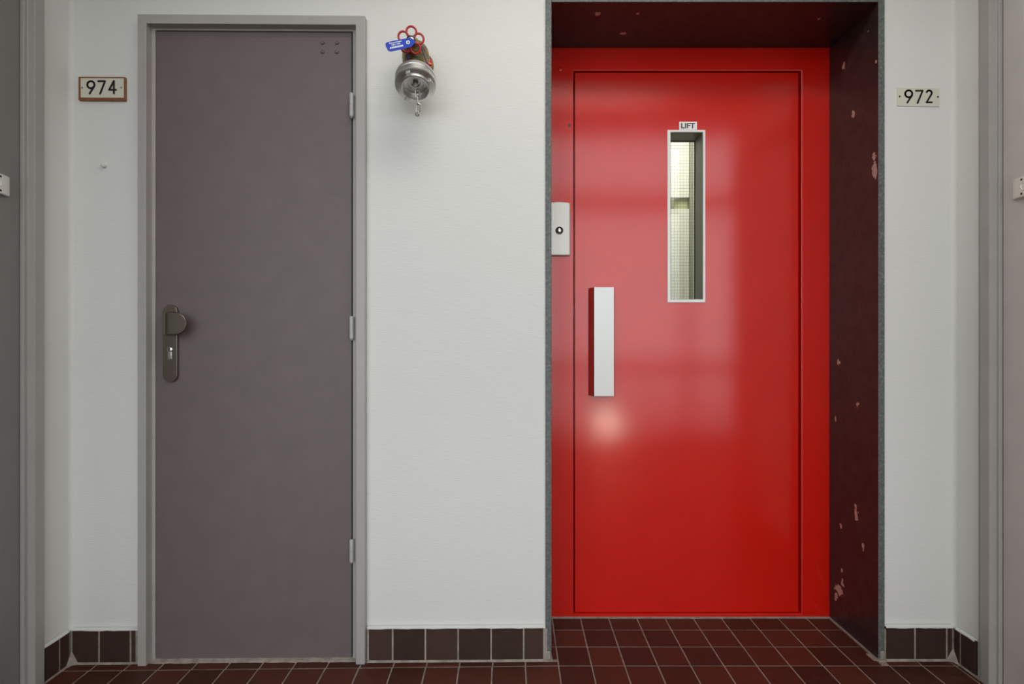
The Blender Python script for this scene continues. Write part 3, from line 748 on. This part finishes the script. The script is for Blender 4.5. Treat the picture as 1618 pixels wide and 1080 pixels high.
def plate_972():
    y = -0.003; c = W(1451, 153, 0)
    t = thing('number_plate', 'plain cream house number plate 972 without any wooden backing', 'number plate', c)
    q = [W(px, py, y) for px, py in ((1417.6, 167.0), (1484.2, 168.0), (1484.2, 139.4), (1418.2, 138.4))]
    bm = B(); prism(bm, [(p[0], p[2]) for p in q], y, 0.0); obj('plate', bm, M_CREAM, t, 0.0005)
    f = lambda x, yy: (W(x, yy, y)[0], W(x, yy, y)[2]); w = 2.85 * 1.685 / FPX
    arc = [(1468.0 + 4.1 * math.cos(t_), 147.0 - 4.1 * math.sin(t_)) for t_ in [math.radians(160 - k * 16) for k in range(12)]]
    strokes = [[[(1435.7 + 5.6 * math.cos(k * math.pi / 14), 148.2 + 5.5 * math.sin(k * math.pi / 14)) for k in range(29)], [(1440.9, 150.6), (1433.6, 162.0)]],
               [[(1447.2, 143.4), (1457.6, 143.4), (1449.8, 162.6)]],
               [arc + [(1464.0, 161.7), (1472.2, 161.7)]]]
    for st in strokes:
        bm = B()
        for s in st: stroke(bm, [f(*p) for p in s], w, y - 0.0006, y - 0.00005)
        obj('digit', bm, M_BLACK, t)
    for px, py in ((1421.4, 152.3), (1481.9, 153)):
        bm = B(); lathe(bm, [(0.0028, -0.001), (0.0028, 0.0006), (0.001, 0.001), (0, 0.001)], W(px, py, y), (0, -1, 0), 14); obj('screw', bm, M_DARK, t)
plate_972()

# ------------------------------------------------------------------ LIFT sign, call button
y = LEAF_Y - 0.0012
a, b = W(1073.3, 205, y), W(1101.2, 192.2, y)
t = thing('lift_sign', 'small white sign reading LIFT above the narrow window in the red door', 'sign', (a[0], LEAF_Y, a[2]))
bm = B(); box(bm, a[0], b[0], y, LEAF_Y, a[2] + 0.0005, b[2]); obj('sign_plate', bm, M_WPAINT, t)
q = W(1076.1, 202.4, y)
bm = text_bm('LIFT', 8.0 * (y - CAM_Y) / FPX, q[0], q[2], y - 0.0004)
xs_ = [v_.co.x for v_ in bm.verts]; k_ = (W(1098.2, 0, y)[0] - q[0]) / (max(xs_) - min(xs_)); mn_ = min(xs_)
for v_ in bm.verts: v_.co.x = q[0] + (v_.co.x - mn_) * k_
obj('lettering', bm, M_BLACK, t, smooth=False)

py_ = DOOR_Y - 0.012
ax, bx_ = SL1 + 0.003, W(901, 0, py_ + .006)[0]; az, bz = W(0, 403.5, py_)[2], W(0, 318.2, py_)[2]
t = thing('call_button', 'pale metal lift call plate with one round push button, left of the red door', 'call button', ((ax + bx_) / 2, DOOR_Y, az))
pts = [(ax, az), (bx_, az)]
for k in range(9): f = k / 8; pts.append((bx_ - 0.0 + (ax - bx_) * f, bz - 0.006 + 0.006 * math.sin(math.pi * (0.08 + 0.84 * f))))
bm = B(); prism(bm, pts, py_, DOOR_Y); obj('plate', bm, M_PLATE, t, 0.0045, seg=4, angle=50)
c = W(883.8, 364, py_)
bm = B(); lathe(bm, [(0.0142, 0), (0.0142, 0.0022), (0.0125, 0.003), (0.0108, 0.0022), (0.0102, -0.003), (0, -0.003)], c, (0, -1, 0), 28); br = obj('button_ring', bm, M_NICKEL, t)
bm = B(); lathe(bm, [(0.0085, -0.002), (0.0085, 0.001), (0.006, 0.0026), (0, 0.0031)], c, (0, -1, 0), 24); obj('button', bm, M_CHROME, t)

# ------------------------------------------------------------------ small plug in the wall
c = P(165.5, 262, 0)
t = thing('wall_plug', 'small white painted hook stub on the wall below number 974', 'hook', c, True)
bm = B(); lathe(bm, [(0.0090, -0.002), (0.0088, 0.004), (0.0066, 0.012), (0.004, 0.0145), (0, 0.015)], (c[0], 0.0, c[2] + 0.004), (0.25, -1, -0.5), 16)
lathe(bm, [(0.0115, -0.001), (0.011, 0.0015), (0.004, 0.002), (0, 0.002)], (c[0], 0.0, c[2] + 0.003), (0, -1, 0), 16)
obj('stub', bm, M_WALL, t)

# ------------------------------------------------------------------ fire valve
Cb = Vector(P(657, 88, -0.062)); Kf = Vector(P(656.5, 139, -0.130)); Wh = Vector(P(649.3, 64.0, -0.142))
fv = thing('fire_valve', 'bronze fire riser valve with red wheel, metal coupling and chain on the white wall', 'valve', (Cb.x, 0, Cb.z), True)
ax_ = (Kf - Cb).normalized(); L = (Kf - Cb).length
bm = B(); lathe(bm, [(0.046, 0.0), (0.046, 0.004), (0.040, 0.010), (0.030, 0.011), (0.029, 0.06)], (Cb.x, 0, Cb.z), (0, -1, 0), 28)
obj('wall_pipe', bm, M_BRONZE, fv)
bm = B(); lathe(bm, [(0, -0.044), (0.018, -0.042), (0.031, -0.033), (0.0385, -0.016), (0.041, 0.004), (0.0405, 0.022), (0.037, 0.040), (0.033, 0.055), (0.033, L - 0.047)], Cb, ax_, 32)
body = obj('valve_body', bm, M_BRONZE, fv)
st = (Wh - Cb).normalized()
bm = B(); lathe(bm, [(0.027, 0.0), (0.027, 0.042), (0.024, 0.046)], Cb, st, 24); obj('bonnet', bm, M_BRONZE, fv)
bm = B(); lathe(bm, [(0.025, 0.046), (0.025, 0.058), (0.021, 0.061)], Cb, st, 6); obj('bonnet_nut', bm, M_BRONZE, fv, 0.001, angle=25)
bm = B(); lathe(bm, [(0.009, 0.06), (0.009, (Wh - Cb).length + 0.006), (0.006, (Wh - Cb).length + 0.008), (0, (Wh - Cb).length + 0.008)], Cb, st, 16); obj('stem', bm, M_STEEL, fv)
# wheel: five wire petals round a hub
n_ = Vector((0.10, -0.97, -0.22)).normalized(); e1 = Vector((0, 0, 1)); e1 = (e1 - n_ * e1.dot(n_)).normalized(); e2 = e1.cross(n_)
if e2.x < 0: e2 = -e2
bm = B(); R0, R1 = 0.010, 0.0372
for k in range(5):
    th = math.radians(4 + 72 * k); d = e1 * math.cos(th) + e2 * math.sin(th); s_ = e2 * math.cos(th) - e1 * math.sin(th)
    pts = []
    rc = 0.0140; cen = R1 - rc
    for q in range(17):
        t_ = -math.radians(112) + math.radians(224) * q / 16
        pts.append(Wh + d * (cen + rc * math.cos(t_)) + s_ * (rc * math.sin(t_)))
    pts = [Wh + d * R0 - s_ * 0.005] + pts + [Wh + d * R0 + s_ * 0.005]
    tube(bm, pts, 0.0031, closed=True)
obj('hand_wheel', bm, M_REDW, fv, angle=60, label='red wire hand wheel with five petal loops')
bm = B(); lathe(bm, [(0.013, -0.007), (0.013, 0.004), (0.009, 0.006), (0, 0.006)], Wh, n_, 20); obj('wheel_hub', bm, M_BLACK, fv)
# coupling
prof = [(0, -0.026), (0.012, -0.026), (0.014, -0.022), (0.022, -0.022), (0.024, -0.018), (0.0325, -0.017), (0.034, -0.008), (0.037, -0.008), (0.038, 0.002), (0.040, 0.0035), (0.0425, 0.0025), (0.0435, -0.006),
        (0.0555, -0.008), (0.0592, -0.011), (0.0598, -0.024), (0.0570, -0.027), (0.0572, -0.031), (0.0592, -0.033), (0.0590, -0.043), (0.0545, -0.047), (0.036, -0.049)]
bm = B(); lathe(bm, prof, Kf, ax_, 48); cp = obj('coupling', bm, M_CAST, fv, angle=30, label='grey cast metal hose coupling facing down')
_, f1, f2 = frame_of(ax_)
def on_face(ang, r, s):       # point on the coupling face
    return Kf + ax_ * s + (f1 * math.cos(ang) + f2 * math.sin(ang)) * r
up_w = Vector((0, 0, 1)); upf = (up_w - ax_ * up_w.dot(ax_)).normalized(); rtf = Vector((1, 0, 0)); rtf = (rtf - ax_ * rtf.dot(ax_)).normalized()
for (ca, sa) in ((-0.38, 0.92), (0.93, 0.36), (-0.55, -0.83)):
    d = (rtf * ca + upf * sa).normalized(); s_ = ax_.cross(d)
    bm = B(); c = Kf + d * 0.048 - ax_ * 0.007
    vv = [bm.verts.new(c + d * a * 0.0055 + s_ * b * 0.0065 + ax_ * h) for h in (0, 0.010) for a, b in ((-1, -1), (1, -1), (1, 1), (-1, 1))]
    for f in ((0, 3, 2, 1), (4, 5, 6, 7), (0, 1, 5, 4), (1, 2, 6, 5), (2, 3, 7, 6), (3, 0, 4, 7)): bm.faces.new([vv[i] for i in f])
    obj('lug', bm, M_CAST, cp, 0.0012)
bm = B(); lathe(bm, [(0.0085, -0.034), (0.008, -0.020), (0.006, -0.015), (0, -0.014)], Kf, ax_, 20); obj('centre_knob', bm, M_STEEL, cp)
# chain hanging from the middle of the coupling
c0 = Kf - ax_ * 0.006 + Vector((0.006, 0, -0.008))
def link(bm, c, half, wide, r, yaw, tilt=0.0):
    pts = []
    for k in range(20):
        t_ = 2 * math.pi * k / 20; a = wide * math.cos(t_); z_ = (half - wide) * (1 if math.sin(t_) > 0 else -1) + wide * math.sin(t_)
        pts.append(Vector((a * math.cos(yaw) + z_ * tilt, a * math.sin(yaw), z_)) + c)
    tube(bm, pts, r, True, 6)
z_ = c0.z
for k in range(4):
    bm = B(); half = 0.0125 if k < 3 else 0.007
    link(bm, Vector((c0.x + 0.0012 * k, c0.y - 0.002, z_ - half)), half, 0.0058, 0.0019, (0.35 if k % 2 == 0 else 1.5), 0.08 * (-1) ** k)
    z_ -= 2 * half - 0.0036
    obj('chain_link', bm, M_STEEL, fv)
bm = B(); tube(bm, [Vector((c0.x + 0.002 + 0.007 * math.cos(t_), c0.y - 0.002 + 0.003 * math.sin(2 * t_), z_ + 0.0005 + 0.004 * math.sin(t_))) for t_ in (2 * math.pi * k / 16 for k in range(16))], 0.0016, True, 6)
obj('chain_hook', bm, M_STEEL, fv)
# blue sealing cord and red seal
for pp in (((645, 80, -.128), (643.5, 88, -.122), (645.5, 98, -.118), (648, 105, -.110)), ((664, 72, -.120), (669, 84, -.108), (673, 95, -.102), (676, 106, -.098))):
    bm = B(); tube(bm, [P(*q) for q in pp], 0.0017, False, 6); obj('seal_cord', bm, M_CORD, fv)
c = Vector(P(679, 101, -0.100)); bm = B(); lathe(bm, [(0, -0.006), (0.006, -0.005), (0.0082, 0), (0.006, 0.005), (0, 0.006)], c, (0.3, -0.9, 0.2), 16); box(bm, c.x + .001, c.x + .005, c.y - .003, c.y + .001, c.z, c.z + 0.013)
obj('seal', bm, M_REDW, fv, label='small red plastic seal')

# blue inspection tag hung on the wheel
tv = -0.163
out = [(611.2, 66.6), (616, 65.4), (641, 60.6), (648, 59.6), (652, 61.0), (656.6, 66.0), (652.5, 71.0), (648.5, 74.2), (640, 76.4), (617, 81.2), (612.8, 79.6), (609.6, 73.2), (608.8, 69.2)]
pts = [(P(a_, b_, tv)[0], P(a_, b_, tv)[2]) for a_, b_ in out]
tg = thing('inspection_tag', 'blue plastic inspection tag with white lettering hanging on the red valve wheel', 'tag', (pts[5][0], tv, pts[5][1]), True)
bm = B(); prism(bm, pts, tv, tv + 0.0016); obj('tag_plate', bm, M_BLUE, tg, 0.0004)
c = P(644.7, 67.1, tv); bm = B(); lathe(bm, [(0.0025, -0.0005), (0.0025, 0.0012), (0.0042, 0.0018), (0.0056, 0.001), (0.0056, -0.0005)], c, (0, -1, 0), 20); obj('eyelet', bm, M_WPAINT, tg)
bm = B(); tube(bm, [Vector(c) + Vector((0, -0.001, 0)), Vector(c) + Vector((0.001, 0.012, -0.001)), Vector(Wh) + Vector((0, -0.006, 0))], 0.0015, False, 6); obj('tag_pin', bm, M_STEEL, tg)
ang = math.radians(-11.5)
def tag_text(s, px, py, h, wpx, rot=ang):
    q = P(px, py, tv); bm = text_bm(s, h, 0, 0, 0, 0, 0.0003)
    xs_ = [v_.co.x for v_ in bm.verts]; k_ = wpx * (tv - CAM_Y) / FPX / (max(xs_) - min(xs_)); m0 = min(xs_)
    for v_ in bm.verts: v_.co.x = (v_.co.x - m0) * k_
    bmesh.ops.transform(bm, matrix=Matrix.Translation((q[0], tv - 0.0002, q[2])) @ Matrix.Rotation(rot, 4, 'Y'), verts=bm.verts[:])
    obj('lettering', bm, M_WPAINT, tg, smooth=False)
tag_text('Gecontroleerd', 614.8, 69.6, 0.0040, 19.8); tag_text('NEN 1594', 618.8, 72.4, 0.0042, 14)
bm = B()
for k in range(9):
    q = P(616.2 + k * 2.35, 77.2 - k * 0.48, tv); box(bm, q[0], q[0] + 0.0036, tv - 0.0004, tv - 0.0001, q[2], q[2] + 0.0048)
obj('date_field', bm, M_WPAINT, tg, smooth=False)

# ------------------------------------------------------------------ ceiling luminaire (above the frame)
lt = thing('ceiling_lamp', 'long white ceiling lamp over the landing, just above the view', 'lamp', (LAMP_POS[0], LAMP_POS[1], CEIL_Z))
bm = B(); box(bm, LAMP_POS[0] - 0.61, LAMP_POS[0] + 0.61, LAMP_POS[1] - 0.12, LAMP_POS[1] + 0.12, CEIL_Z - 0.05, CEIL_Z); obj('housing', bm, M_WHITE, lt, 0.004)
bm = B(); box(bm, LAMP_POS[0] - 0.59, LAMP_POS[0] + 0.59, LAMP_POS[1] - 0.105, LAMP_POS[1] + 0.105, CEIL_Z - 0.080, CEIL_Z - 0.0505); obj('diffuser', bm, M_OPAL, lt, 0.006)

# glowing globe added behind the viewer to put a gleam in the red paint
gp = (0.87, ROOM_BACK + 0.30, 0.0)
gl = thing('added_gleam_globe', 'glowing globe added on the floor behind the viewer for the gleam in the red paint', 'lamp', gp)
bm = B(); lathe(bm, [(0.10, 0.0), (0.10, 0.015), (0.03, 0.03), (0.025, 0.11)], gp, (0, 0, 1), 24); obj('base', bm, M_NICKEL, gl)
bm = B(); lathe(bm, [(0, 0.10)] + [(0.135 * math.sin(math.pi * k / 12), 0.25 - 0.15 * math.cos(math.pi * k / 12)) for k in range(1, 12)] + [(0, 0.40)], gp, (0, 0, 1), 28)
obj('globe', bm, emit('gleam_globe_glow', (1.0, 0.86, 0.70, 1), 11.0), gl)
